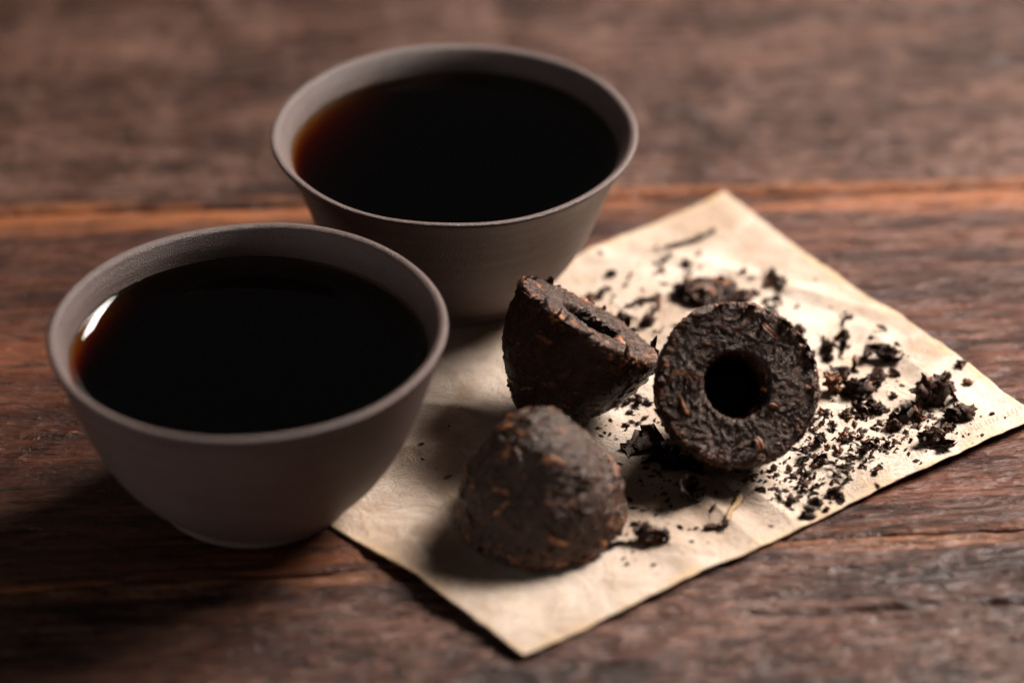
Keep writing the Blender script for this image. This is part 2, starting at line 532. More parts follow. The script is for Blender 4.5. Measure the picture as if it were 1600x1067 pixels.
def build_paper():
    nu, nv = 330, 250
    s = np.linspace(0, 1, nu)
    t = np.linspace(0, 1, nv)
    A, B = np.meshgrid(s, t, indexing='ij')
    A = A.ravel()
    B = B.ravel()
    p = ((1 - A) * (1 - B))[:, None] * PC['left'] + (A * (1 - B))[:, None] * PC['top'] + \
        (A * B)[:, None] * PC['right'] + ((1 - A) * B)[:, None] * PC['front']
    x, y = p[:, 0].copy(), p[:, 1].copy()
    e = np.minimum(np.minimum(A, 1 - A) * 10.6, np.minimum(B, 1 - B) * 8.0)
    near = np.exp(-(e / 0.5) ** 2)
    x += near * (0.10 * fbm(np.stack([x * 0.5, y * 0.5, 0 * x], 1), 3, 41) + 0.02 * perlin(np.stack([x * 4, y * 4, 0 * x], 1), 43))
    y += near * (0.10 * fbm(np.stack([x * 0.5, y * 0.5, 0 * x], 1), 3, 42) + 0.02 * perlin(np.stack([x * 4, y * 4, 0 * x], 1), 44))
    # small dent in the long front edge where the sheet starts to lift
    z = paper_z(x, y)
    n = nu * nv
    top = np.stack([x, y, z], 1)
    bot = top - [0, 0, 0.018]
    f = grid_faces(nu, nv)
    a = [i * nv for i in range(nu)]
    b = [(nu - 1) * nv + j for j in range(1, nv)]
    c = [i * nv + nv - 1 for i in range(nu - 2, -1, -1)]
    d = [j for j in range(nv - 2, 0, -1)]
    r = np.array(a + b + c + d)
    r2 = np.roll(r, -1)
    me = new_mesh('sheet', np.concatenate([top, bot]), [f, (f + n)[:, ::-1], np.stack([r, r + n, r2 + n, r2], 1)])
    ed = np.exp(-(e / 0.22) ** 2)
    fattr(me, 'edge', np.concatenate([ed, ed]))
    root = tag(bpy.data.objects.new('paper', None), 'crinkled cream parchment sheet with browned edges lying under the tea cakes', 'paper')
    COL.objects.link(root)
    obj('sheet', me, M_PAPER, root)
    # crimped row of small slits along the long edge on the right
    P0, P1 = PC['front'], PC['right']
    ln = (P1 - P0) / np.hypot(*(P1 - P0))
    nr = np.array([-ln[1], ln[0]])
    vs, fs = [], []
    rr = np.random.RandomState(5)
    for q in np.arange(5.1, 10.0, 0.085):
        off = 0.30 + 0.02 * rr.rand() + 0.07 * math.sin(q * 0.9)
        for (o2, ll, ww) in ((off, 0.085 + 0.05 * rr.rand(), 0.012),):
            c0 = P0 + ln * (q + 0.02 * rr.randn()) + nr * o2
            dr = nr * 0.9 + ln * 0.45
            dr /= np.hypot(*dr)
            sd = np.array([-dr[1], dr[0]])
            k0 = len(vs)
            for (aa, bb) in ((-1, -1), (1, -1), (1, 1), (-1, 1)):
                pt = c0 + dr * ll * 0.5 * aa + sd * ww * bb
                vs.append((pt[0], pt[1], float(paper_z(pt[0], pt[1])[0]) + 0.004))
            for (aa, bb) in ((-1, -1), (1, -1), (1, 1), (-1, 1)):
                pt = c0 + dr * ll * 0.5 * aa + sd * ww * bb
                vs.append((pt[0], pt[1], float(paper_z(pt[0], pt[1])[0]) - 0.006))
            fs += [[k0, k0 + 1, k0 + 2, k0 + 3], [k0, k0 + 4, k0 + 5, k0 + 1], [k0 + 1, k0 + 5, k0 + 6, k0 + 2],
                   [k0 + 2, k0 + 6, k0 + 7, k0 + 3], [k0 + 3, k0 + 7, k0 + 4, k0]]
    km = NT('crimp_brown')
    km.b.inputs['Base Color'].default_value = (0.40, 0.30, 0.21, 1)
    km.b.inputs['Roughness'].default_value = 0.8
    tag(obj('crimp_marks', new_mesh('crimp_marks', np.array(vs), np.array(fs), False), km.m, root), kind='stuff')
    return root


build_paper()

# ------------------------------------------------------------------ tea cups


def catmull(pts, n):
    p = np.array(pts, float)
    p = np.concatenate([[2 * p[0] - p[1]], p, [2 * p[-1] - p[-2]]])
    seg = np.hypot(*(p[2:-1] - p[1:-2]).T)
    out = []
    tot = seg.sum()
    for i in range(len(seg)):
        m = max(3, int(round(n * seg[i] / tot)))
        t = np.linspace(0, 1, m, endpoint=False)[:, None]
        a, b, c, d = p[i], p[i + 1], p[i + 2], p[i + 3]
        out.append(0.5 * ((2 * b) + (c - a) * t + (2 * a - 5 * b + 4 * c - d) * t ** 2 + (3 * b - a - 3 * c + d) * t ** 3))
    out.append(p[-2][None])
    return np.concatenate(out)


def make_cup(label, loc, outer, inner, lip, level, tilt, seed, mat, tea_label, men):
    prof = catmull(outer + lip + inner, 170)
    nt = 220
    th = np.linspace(0, 2 * math.pi, nt, endpoint=False)
    m = len(prof)
    R = prof[:, 0][None] * np.ones((nt, 1))
    Z = prof[:, 1][None] * np.ones((nt, 1))
    T = th[:, None] * np.ones((1, m))
    x, y, z = (R * np.cos(T)).ravel(), (R * np.sin(T)).ravel(), Z.ravel()
    Ht = max(p[1] for p in lip)
    wob = 0.022 * fbm(np.stack([np.cos(T).ravel() * 1.3, np.sin(T).ravel() * 1.3, z * 0.5], 1), 2, seed)
    ringn = 0.006 * perlin(np.stack([0.3 * np.cos(T).ravel(), 0.3 * np.sin(T).ravel(), z * 5], 1), seed + 2)
    k = 1 + (wob + ringn) / np.maximum(R.ravel(), 0.4) * smooth(0.3, 1.0, R.ravel())
    x, y = x * k, y * k
    hz = np.clip(z / Ht, 0, 1)
    z = z + hz * (tilt[0] * x / 3 + tilt[1] * y / 3) + hz * 0.035 * perlin(np.stack([np.cos(T).ravel() * 1.5, np.sin(T).ravel() * 1.5, 0 * z], 1), seed + 5)
    V = np.stack([x, y, z], 1)
    F = grid_faces(nt, m, wrap_u=True)
    full = new_mesh('tmp', V, F)
    nor = np.zeros(len(V) * 3, np.float32)
    full.vertices.foreach_get('normal', nor)
    nor = nor.reshape(-1, 3)
    bpy.data.meshes.remove(full)
    col = F[:, 0] % m
    # profile index ranges: foot / bowl / lip
    lipz = lip[0][1]
    iz = prof[:, 1]
    top_i = int(np.argmax(iz))
    lo = int(np.argmin(np.abs(iz[:top_i] - (Ht - 0.10))))
    hi = top_i + int(np.argmin(np.abs(iz[top_i:] - (Ht - 0.10))))
    ft = int(np.argmin(np.abs(iz[:lo] - 0.19) + (prof[:lo, 0] < 1.3) * 9))
    root = tag(bpy.data.objects.new('tea_cup', None), label, 'tea cup', 'clay tea cups')
    COL.objects.link(root)
    root.location = Vector(loc) * S
    for nm, sel in (('foot', col < ft), ('bowl', ((col >= ft) & (col < lo)) | (col >= hi)), ('rim', (col >= lo) & (col < hi))):
        fs = F[sel]
        idx, inv = np.unique(fs, return_inverse=True)
        me = new_mesh(nm, V[idx], inv.reshape(fs.shape)[:, ::-1])
        try:
            me.normals_split_custom_set_from_vertices((-nor[idx]).tolist())
        except Exception:
            pass
        obj(nm, me, mat, root)
    # the tea inside: flat surface with a meniscus, body reaching just into the clay
    inn = prof[top_i:]
    zi = inn[:, 1][::-1]
    ri = inn[:, 0][::-1]
    rad = lambda q: np.interp(q, zi, ri)
    Rw = float(rad(level)) + 0.045
    rings = np.concatenate([np.linspace(0.02, 0.80, 14), 0.80 + 0.20 * (1 - (1 - np.linspace(0, 1, 40)[1:]) ** 1.6)])
    rt = rings * Rw
    prof2 = [(r, level + men * math.exp(-max(0.0, Rw - 0.035 - r) / 0.155)) for r in rt]
    for q in np.linspace(level - 0.01, 0.32, 40):
        prof2.append((float(rad(q)) + 0.04, q))
    prof2.append((0.02, 0.24))
    p2 = np.array(prof2)
    m2 = len(p2)
    R2 = p2[:, 0][None] * np.ones((nt, 1))
    V2 = np.stack([(R2 * np.cos(th)[:, None]).ravel(), (R2 * np.sin(th)[:, None]).ravel(), (p2[:, 1][None] * np.ones((nt, 1))).ravel()], 1)
    F2 = grid_faces(nt, m2, wrap_u=True)
    capt = (np.arange(nt) * m2)[None]
    capb = (np.arange(nt) * m2 + m2 - 1)[::-1][None]
    me = new_mesh('dark_tea', V2, [F2, capt[:, ::-1] if False else capt, capb])
    import bmesh
    bm = bmesh.new()
    bm.from_mesh(me)
    bmesh.ops.recalc_face_normals(bm, faces=bm.faces)
    bm.to_mesh(me)
    bm.free()
    o = tag(obj('dark_tea', me, M_TEA), tea_label, 'tea', 'brewed tea in the cups')
    o.location = Vector(loc) * S
    return root


CUP1 = (-3.89, -4.28, 0.05)
CUP2 = (-0.935, 1.775, 0.05)
make_cup('grey brown clay tea cup at the left front, nearest the camera', CUP1,
         [(0.02, 0.14), (1.10, 0.12), (1.22, 0.02), (1.32, 0.0), (1.44, 0.015), (1.49, 0.07), (1.515, 0.17), (1.60, 0.25), (1.80, 0.44),
          (2.08, 0.78), (2.34, 1.22), (2.53, 1.68), (2.69, 2.15), (2.82, 2.58), (2.90, 2.84)],
         [(2.70, 2.72), (2.60, 2.35), (2.42, 1.82), (2.15, 1.25), (1.75, 0.72), (1.2, 0.42), (0.5, 0.31), (0.02, 0.30)],
         [(2.945, 2.93), (2.945, 2.975), (2.91, 3.0), (2.86, 2.995), (2.81, 2.965), (2.775, 2.90)],
         2.40, (0.05, 0.02), 4, M_CLAY1, 'dark tea filling the nearer cup, white glint on its left edge', 0.165)
make_cup('flared clay tea cup standing behind, blurred rim, at the top of the paper', CUP2,
         [(0.02, 0.14), (1.10, 0.12), (1.22, 0.02), (1.32, 0.0), (1.44, 0.015), (1.48, 0.07), (1.50, 0.17), (1.60, 0.26), (1.85, 0.52),
          (2.10, 0.90), (2.30, 1.35), (2.45, 1.78), (2.60, 2.18), (2.75, 2.48), (2.88, 2.68)],
         [(2.68, 2.58), (2.50, 2.15), (2.32, 1.70), (2.08, 1.18), (1.72, 0.70), (1.2, 0.42), (0.5, 0.31), (0.02, 0.30)],
         [(2.955, 2.78), (2.965, 2.825), (2.935, 2.85), (2.88, 2.845), (2.83, 2.81), (2.78, 2.74)],
         2.44, (0.0, 0.0), 12, M_CLAY2, 'dark tea filling the farther flared cup, amber at its left edge', 0.06)

# ------------------------------------------------------------------ pressed tea cakes (nest shaped, hollow underneath)
PROFILE = [(0.02, 1.88), (0.18, 1.86), (0.37, 1.76), (0.57, 1.58), (0.78, 1.33), (0.97, 1.04), (1.12, 0.74), (1.21, 0.42), (1.24, 0.20),
           (1.248, 0.06), (1.235, 0.012), (1.18, 0.0), (0.93, 0.004), (0.72, 0.006), (0.575, 0.010), (0.540, 0.035), (0.525, 0.11), (0.49, 0.45),
           (0.42, 0.80), (0.33, 0.98), (0.18, 1.05), (0.02, 1.06)]
TINT_RNG = np.random.RandomState(77)


def flake_arrays(P, N, T1, L, W, H, sink, curv, rs, nu=7, nv=5):
    """one domed leaf scale pressed on a surface point"""
    T2 = np.cross(N, T1)
    a = np.linspace(-1, 1, nu)
    b = np.linspace(-1, 1, nv)
    A, B = np.meshgrid(a, b, indexing='ij')
    A = A.ravel()
    B = B.ravel()
    wd = np.sqrt(np.clip(1 - (np.abs(A) ** (1.6 + rs.rand())) * 0.92, 0.02, 1))
    bend = rs.uniform(-0.5, 0.5)
    x = A * L / 2 * (1 + 0.12 * rs.randn(len(A)) * (np.abs(B) < 0.9))
    y = B * W / 2 * wd + bend * W * (A ** 2) + 0.05 * W * rs.randn(len(A))
    fold = rs.uniform(-0.6, 0.6)
    z = H * (1 - np.abs(A) ** 2.5) * (1 - np.abs(B - fold * 0.5) ** 1.6 * 0.9) - sink - 0.35 * sink * (np.maximum(np.abs(A), np.abs(B)) > 0.95)
    z = z + H * 0.35 * rs.randn(len(A)) * (np.maximum(np.abs(A), np.abs(B)) < 0.95) - curv * (x * x + y * y)
    return P + x[:, None] * T1 + y[:, None] * T2 + z[:, None] * N


def make_cake(label, rot, radius, seed, n_flake, n_rim, leaf_parts, rough_dome, bigk=0.05, flake_up=1.0, mat=None):
    mat = mat or M_LEAF
    rs = np.random.RandomState(seed)
    k = radius / 1.245
    prof = catmull(PROFILE, 230) * k
    nt, m = 260, len(prof)
    th = np.linspace(0, 2 * math.pi, nt, endpoint=False)
    R = (prof[:, 0][None] * np.ones((nt, 1)))
    Z = (prof[:, 1][None] * np.ones((nt, 1)))
    T = th[:, None] * np.ones((1, m))
    V = np.stack([(R * np.cos(T)).ravel(), (R * np.sin(T)).ravel(), Z.ravel()], 1)
    F = grid_faces(nt, m, wrap_u=True)
    # analytic normals of the profile
    d = np.gradient(prof, axis=0)
    nr = np.stack([-d[:, 1], d[:, 0]], 1)
    nr /= np.linalg.norm(nr, axis=1)[:, None]
    if nr[m // 4, 0] < 0:
        nr = -nr
    N = np.stack([(nr[:, 0][None] * np.cos(T)).ravel(), (nr[:, 0][None] * np.sin(T)).ravel(), (nr[:, 1][None] * np.ones((nt, 1))).ravel()], 1)
    pin = smooth(0.0, 0.10, R.ravel())
    pidx = np.tile(np.arange(m), nt)
    big = fbm(V * 0.9, 2, seed)
    warp = V + 0.25 * np.stack([fbm(V * 2.2, 2, seed + 1), fbm(V * 2.2, 2, seed + 2), fbm(V * 2.2, 2, seed + 3)], 1)
    rid = fbm(warp * 3.4, 4, seed + 4, ridged=True, gain=0.55)
    fin = fbm(warp * 11, 3, seed + 5, ridged=True)
    # how rough: face and rim rough, dome smoother, hole smoother
    i_rim = int(np.argmax(prof[:, 0]))
    i_face0 = i_rim + 8
    i_hole = int(np.argmin(np.abs(prof[i_rim:, 1] - 0.16 * k)) + i_rim)
    i_hole = max(i_hole, int(np.argmin(np.abs(prof[:, 0] - 0.475 * k) + 9 * (np.arange(m) < i_face0 + 5))))
    amp = np.full(m, rough_dome)
    amp[i_rim - 6:i_hole] = 1.0
    amp[i_hole:] = 0.6
    amp = np.convolve(np.pad(amp, 4, mode='edge'), np.ones(9) / 9, 'valid')
    amp = amp[pidx] * pin
    disp = bigk * big * pin + amp * (0.032 * (rid - 0.35) + 0.026 * fin)
    Vd = V + N * disp[:, None]
    root = tag(bpy.data.objects.new('tea_cake', None), label, 'tea cake', 'pressed tea cakes')
    COL.objects.link(root)
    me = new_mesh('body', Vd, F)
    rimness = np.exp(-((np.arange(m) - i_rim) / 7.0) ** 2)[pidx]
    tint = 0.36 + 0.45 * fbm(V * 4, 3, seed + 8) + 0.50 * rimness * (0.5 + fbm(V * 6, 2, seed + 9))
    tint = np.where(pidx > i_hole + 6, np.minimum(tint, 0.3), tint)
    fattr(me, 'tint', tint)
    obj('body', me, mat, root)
    # pressed leaf scales
    area_w = prof[:, 0].copy()
    area_w *= np.hypot(d[:, 0], d[:, 1])
    wsel = area_w.copy()
    wsel[i_hole - 2:] *= 0.0
    wsel[:3] = 0
    wface = wsel.copy()
    wface[i_rim - 4:i_hole] *= 1.7
    wface /= wface.sum()
    vs, ts, fs = [], [], []
    gf = grid_faces(7, 5)
    nbase = 0

    def put(i, j, L, W, H, sink, curv, tv):
        nonlocal nbase
        q = j * m + i
        n = N[q]
        t = rs.normal(size=3)
        t -= n * (t @ n)
        t /= np.linalg.norm(t)
        arr = flake_arrays(Vd[q], n, t, L, W, H, sink, curv, rs)
        vs.append(arr)
        ts.append(np.full(len(arr), tv))
        fs.append(gf + nbase)
        nbase += len(arr)
    for _ in range(n_flake):
        i = rs.choice(m, p=wface)
        onface = i > i_rim + 4
        L = rs.uniform(0.10, 0.42) if onface else rs.uniform(0.14, 0.46)
        W = L * rs.uniform(0.14, 0.42)
        if onface and (prof[i, 0] > 1.02 * k or prof[i, 0] < 0.72 * k):
            L *= 0.5
            W *= 0.75
        H = rs.uniform(0.010, 0.024) if onface else rs.uniform(0.014, 0.036) * flake_up
        u = rs.rand()
        tv = rs.uniform(0.02, 0.66) if u < 0.86 else (rs.uniform(0.62, 0.86) if u < 0.98 else rs.uniform(0.86, 0.97))
        put(i, rs.randint(nt), L, W, H, 0.014, 0.0 if onface else 0.36, tv)
    for _ in range(n_rim):
        i = int(np.clip(i_rim + rs.randn() * 6 + 2, 4, i_hole - 4))
        L = rs.uniform(0.05, 0.15)
        put(i, rs.randint(nt), L, L * rs.uniform(0.4, 0.8), rs.uniform(0.010, 0.026), 0.008, 0.0,
            min(0.93, max(0.1, rs.normal(0.74, 0.16))))
    me = new_mesh('pressed_leaves', np.concatenate(vs), np.concatenate(fs))
    fattr(me, 'tint', np.concatenate(ts))
    tag(obj('pressed_leaves', me, mat, root), kind='stuff')
    # larger single leaves that stand out
    for q in range(leaf_parts):
        i = rs.choice(m, p=wface)
        j = rs.randint(nt)
        qq = j * m + i
        n = N[qq]
        t = rs.normal(size=3)
        t -= n * (t @ n)
        t /= np.linalg.norm(t)
        onface = i > i_rim + 4
        L = rs.uniform(0.16, 0.44)
        arr = flake_arrays(Vd[qq], n, t, L, L * rs.uniform(0.18, 0.42), 0.05 if onface else 0.032, 0.014, 0.0 if onface else 0.36, rs)
        me = new_mesh('leaf', arr, gf)
        fattr(me, 'tint', np.full(len(arr), rs.uniform(0.78, 1.0) if q % 3 else rs.uniform(0.3, 0.6)))
        obj('leaf', me, mat, root)
    Rm = np.array(rot)                                   # columns: local axes in world
    zmin = (Vd @ Rm.T)[:, 2].min()
    root.rotation_mode = 'QUATERNION'
    root.rotation_quaternion = Matrix(Rm.tolist()).to_quaternion()
    return root, Rm, zmin


def frame_from(n_face, xhint):
    z = -np.array(n_face, float)
    z /= np.linalg.norm(z)
    x = np.array(xhint, float)
    x -= z * (x @ z)
    x /= np.linalg.norm(x)
    y = np.cross(z, x)
    return np.stack([x, y, z], 1)


# standing cake: hollow flat face turned to the camera
disc, Rd, zm = make_cake('tea cake propped on its side, flat face with round hole facing forward',
                         frame_from((0.15, -0.75, 0.645), (1, 0, 0)), 1.235, 21, 1500, 420, 34, 0.6)
DISC = np.array([3.42, -3.52, 0.035 - zm])
disc.location = Vector(DISC) * S
# cake leaning back: dome towards the camera, hollow opening up
bowl, Rb, zm = make_cake('tilted dark tea cake between the cups, rounded side forward, hollow opening upward',
                         frame_from((0.505, 0.298, 0.81), (1, 0, -0.6)), 1.22, 35, 900, 420, 24, 0.6)
BOWL = np.array([1.22, -1.93, 0.035 - zm])
bowl.location = Vector(BOWL) * S
# dome standing on its flat face
dome, Ro, zm = make_cake('dome shaped tea cake with orange flecks standing upright nearest the paper corner',
                         frame_from((0.02, 0.02, -1), (0.8, 0.6, 0)), 1.195, 52, 700, 300, 90, 0.95, 0.17, 1.2, M_GLOSS)
DOME = np.array([0.46, -5.08, 0.035 - zm])
dome.location = Vector(DOME) * S

# curled pinkish leaf sticking out of the standing cake's face
def ribbon(name, pts, width, parent, mat, tintv):
    p = catmull(pts, 22) if False else np.array(pts, float)
    out = []
    n = len(p)
    tg = np.gradient(p, axis=0)
    tg /= np.linalg.norm(tg, axis=1)[:, None]
    up = np.array([0, 0, -1.0])
    vs = []
    for i in range(n):
        s_ = np.cross(tg[i], up)
        s_ /= np.linalg.norm(s_) + 1e-9
        ww = width * (0.4 + 0.6 * math.sin(math.pi * (i + 0.5) / n))
        for a, h in ((-1, 0.012), (-0.5, 0.0), (0.5, 0.002), (1, 0.018), (0.5, -0.008), (-0.5, -0.008)):
            vs.append(p[i] + s_ * ww * a + up * h)
    m_ = 6
    f = []
    for i in range(n - 1):
        for j in range(m_):
            f.append([i * m_ + j, (i + 1) * m_ + j, (i + 1) * m_ + (j + 1) % m_, i * m_ + (j + 1) % m_])
    me = new_mesh(name, np.array(vs), np.array(f))
    fattr(me, 'tint', np.full(len(vs), tintv))
    return obj(name, me, mat, parent)


ribbon('curled_leaf', [(-1.14, 0.02, -0.01), (-1.08, -0.08, -0.06), (-1.0, -0.15, -0.09), (-0.90, -0.17, -0.09), (-0.82, -0.13, -0.08),
                       (-0.76, -0.05, -0.05), (-0.73, 0.04, 0.0)], 0.03, disc, M_LEAF, 0.90)
ribbon('curled_leaf', [(-0.76, -0.14, -0.02), (-0.68, -0.14, -0.06), (-0.62, -0.08, -0.07), (-0.60, 0.02, -0.02)], 0.032, disc, M_LEAF, 0.86)
ribbon('folded_leaf', [(-0.05, 0.98, -0.04), (0.06, 1.00, -0.08), (0.18, 1.03, -0.08), (0.30, 1.08, -0.03)], 0.05, disc, M_LEAF, 0.30)
ribbon('folded_leaf', [(0.25, 0.78, 0.0), (0.30, 0.86, -0.06), (0.33, 0.96, -0.05), (0.34, 1.03, 0.0)], 0.055, disc, M_LEAF, 0.90)
ribbon('folded_leaf', [(0.38, -0.95, 0.0), (0.44, -0.86, -0.06), (0.52, -0.78, -0.07), (0.62, -0.72, -0.02)], 0.045, disc, M_LEAF, 0.86)

# ------------------------------------------------------------------ loose tea
def crumb_mesh(seed, kind):
    rs = np.random.RandomState(seed)
    if kind == 'curl':
        nu, nv = 13, 7
        a = np.linspace(-0.5, 0.5, nu)
        b = np.linspace(-1, 1, nv)
        A, B = np.meshgrid(a, b, indexing='ij')
        A = A.ravel()
        B = B.ravel()
        wd = rs.uniform(0.16, 0.32) * (1 - (2 * np.abs(A)) ** 2.4 * 0.75) * (1 + 0.25 * rs.randn(len(A)) * (np.abs(B) > 0.9))
        roll = rs.uniform(0.8, 2.6)
        ang = B * roll * (0.6 + 0.8 * (A + 0.5))
        r = wd / max(roll * 0.8, 0.5) + 0.03
        x = A + 0.05 * rs.randn(len(A))
        y = r * np.sin(ang) + rs.uniform(-0.6, 0.6) * A ** 2 + rs.uniform(-0.25, 0.25) * np.sin(A * 6)
        z = r * (1 - np.cos(ang)) + rs.uniform(-0.4, 0.5) * A ** 2
        P = np.stack([x, y, z], 1)
        P += 0.09 * np.stack([perlin(P * 4, seed), perlin(P * 4, seed + 1), perlin(P * 4, seed + 2)], 1)
        P += 0.05 * np.stack([perlin(P * 11, seed + 4), perlin(P * 11, seed + 5), perlin(P * 11, seed + 6)], 1)
        n = len(P)
        f = grid_faces(nu, nv)
        Q = P + np.array([0, 0, -0.035]) + 0.012 * rs.randn(n, 3)
        ra = [i * nv for i in range(nu)] + [(nu - 1) * nv + j for j in range(1, nv)] + [i * nv + nv - 1 for i in range(nu - 2, -1, -1)] + [j for j in range(nv - 2, 0, -1)]
        r1 = np.array(ra)
        r2 = np.roll(r1, -1)
        V = np.concatenate([P, Q])
        F = [f, (f + n)[:, ::-1], np.stack([r1, r1 + n, r2 + n, r2], 1)]
        tint = np.concatenate([rs.uniform(0.1, 0.55) + 0.15 * perlin(P * 3, seed + 9)] * 2)
    else:
        # a knot of shrivelled leaves: crinkled core with small curled scraps all round
        nt, m = 18, 11
        th = np.linspace(0, 2 * math.pi, nt, endpoint=False)
        ph = np.linspace(0.06, math.pi - 0.06, m)
        T, H = np.meshgrid(th, ph, indexing='ij')
        D = np.stack([(np.sin(H) * np.cos(T)).ravel(), (np.sin(H) * np.sin(T)).ravel(), np.cos(H).ravel()], 1)
        shp = np.array([1.0, rs.uniform(0.45, 0.75), rs.uniform(0.26, 0.42)])
        r = 0.36 * (1 + 0.5 * fbm(D * 1.7, 2, seed, ridged=True) - 0.2 + 0.25 * rs.randn(len(D)))
        V = [D * r[:, None] * shp]
        F = [grid_faces(nt, m, True)]
        caps = [(np.arange(nt) * m)[None, ::-1], (np.arange(nt) * m + m - 1)[None]]
        tint = [rs.uniform(0.1, 0.45) + 0.3 * perlin(D * 2.5, seed + 7)]
        k0 = len(D)
        nu, nv = 8, 5
        A, B = np.meshgrid(np.linspace(-0.5, 0.5, nu), np.linspace(-1, 1, nv), indexing='ij')
        A, B = A.ravel(), B.ravel()
        gf = grid_faces(nu, nv)
        for q in range(15):
            n = rs.normal(size=3)
            n[2] = abs(n[2]) * 0.8
            n /= np.linalg.norm(n)
            t = rs.normal(size=3)
            t -= n * (t @ n) * rs.uniform(0.4, 1.0)
            t /= np.linalg.norm(t)
            b = np.cross(n, t)
            b /= np.linalg.norm(b)
            L = rs.uniform(0.22, 0.62)
            roll = rs.uniform(0.6, 2.4)
            wd = L * rs.uniform(0.18, 0.38) * (1 - (2 * np.abs(A)) ** 2 * 0.7)
            ang = B * roll
            x = A * L
            y = wd * np.sin(ang)
            z = wd * (np.cos(ang) - 0.6) + rs.uniform(-0.8, 0.6) * A ** 2 * L
            P = n * shp * rs.uniform(0.26, 0.40) + x[:, None] * t + y[:, None] * b + z[:, None] * n
            P += 0.035 * rs.randn(*P.shape) * (L / 0.4)
            V.append(P)
            F.append(gf + k0)
            tint.append(np.full(len(P), rs.uniform(0.05, 0.6) if rs.rand() < 0.9 else rs.uniform(0.8, 0.95)))
            k0 += len(P)
        V = np.concatenate(V)
        V /= np.ptp(V[:, 0])
        F = F + caps
        tint = np.concatenate(tint)
    me = new_mesh('crumb', V, F, kind != 'curl' or True)
    fattr(me, 'tint', tint)
    me.materials.append(M_CRUMB)
    return me, V


CURLS = [crumb_mesh(100 + i, 'curl') for i in range(16)]
LUMPS = [crumb_mesh(200 + i, 'lump') for i in range(10)]
PINK = []
for i in range(4):
    me, V = CURLS[i] if i % 2 else LUMPS[i]
    m2 = me.copy()
    arr = np.full(len(V), 0.93, np.float32)
    m2.attributes['tint'].data.foreach_set('value', arr)
    PINK.append((m2, V))
RC = np.random.RandomState(9)


def on_paper(x, y):
    return float(paper_z(x, y)[0])


def crumb(x, y, size, base, label, group=None, name='tea_crumb', lift=0.0, rot=None, sc3=(1, 1, 1), surf=None):
    me, V = base
    if rot is None:
        rot = (RC.uniform(-0.6, 0.6), RC.uniform(-0.6, 0.6), RC.uniform(0, 6.283))
    from mathutils import Euler
    Rm = np.array(Euler(rot).to_matrix()) * size * np.array(sc3)[None]
    W = V @ Rm.T
    z0 = (on_paper(x, y) if surf is None else surf) - np.percentile(W[:, 2], 6) + lift
    o = obj(name, me)
    o.location = Vector((x, y, z0)) * S
    o.rotation_euler = rot
    o.scale = np.array(sc3) * size
    tag(o, label, 'tea leaf', group)
    return o


DISC_C = DISC[:2] + np.array([-0.1, 0.6])


def blocked(x, y):
    return (np.hypot(x - 3.4, y + 3.0) < 0.6) or np.hypot(x - BOWL[0] + 0.2, y - BOWL[1] + 0.4) < 0.5 or np.hypot(x - DOME[0], y - DOME[1]) < 1.25


def cluster(cx, cy, rx, ry, ang, n, s0, s1, place, group, heap=0.0, lump=0.35):
    ca, sa = math.cos(ang), math.sin(ang)
    for k in range(n):
        u, v = RC.normal(size=2) * 0.55
        x = cx + u * rx * ca - v * ry * sa
        y = cy + u * rx * sa + v * ry * ca
        if blocked(x, y):
            continue
        s = 0.9 * (s0 + (s1 - s0) * RC.rand() ** 2.0)
        look = 'curled black'
        src = CURLS[RC.randint(len(CURLS))]
        if RC.rand() < lump:
            src, look = LUMPS[RC.randint(len(LUMPS))], 'knotted dark'
        if RC.rand() < 0.11:
            src, look = PINK[RC.randint(len(PINK))], 'reddish brown'
        lift = heap * max(0.0, 1 - u * u - v * v) * RC.rand()
        f = (s / 0.9 - s0) / (s1 - s0)
        size = 'tiny' if f < 0.06 else ('small' if f < 0.2 else ('medium' if f < 0.5 else 'large'))
        col = 'left' if x < cx - 0.22 * rx else ('right' if x > cx + 0.22 * rx else '')
        row = 'far' if y > cy + 0.22 * ry else ('near' if y < cy - 0.22 * ry else '')
        side = (row + ' ' + col).strip() + ' part' if (row or col) else 'middle part'
        crumb(x, y, s, src, '%s %s crumb, %s of %s' % (size, look, side, place), group, lift=lift)


def twig(pts, r, mat, label, tintv):
    p = np.array([(a, b, on_paper(a, b)) for a, b in pts])
    q = catmull(p[:, :2], 14)
    z = np.interp(np.linspace(0, 1, len(q)), np.linspace(0, 1, len(p)), p[:, 2])
    n, m = len(q), 7
    rs = np.random.RandomState(int(abs(pts[0][0]) * 100))
    tg = np.gradient(q, axis=0)
    tg /= np.linalg.norm(tg, axis=1)[:, None]
    vs = []
    for i in range(n):
        rr = r * (0.65 + 0.5 * rs.rand()) * (0.5 if i in (0, n - 1) else 1)
        for j in range(m):
            a = 6.2832 * j / m
            sx = np.array([-tg[i, 1], tg[i, 0]]) * math.cos(a) * rr
            vs.append((q[i, 0] + sx[0], q[i, 1] + sx[1], z[i] + r * 0.75 + 0.75 * math.sin(a) * rr))
    f = [[i * m + j, (i + 1) * m + j, (i + 1) * m + (j + 1) % m, i * m + (j + 1) % m] for i in range(n - 1) for j in range(m)]
    me = new_mesh('tea_stalk', np.array(vs), [np.array(f), np.arange(m)[None, ::-1].copy(), (np.arange(m) + (n - 1) * m)[None]])
    fattr(me, 'tint', np.full(len(vs), tintv))
    return tag(obj('tea_stalk', me, mat), label, 'tea stalk')


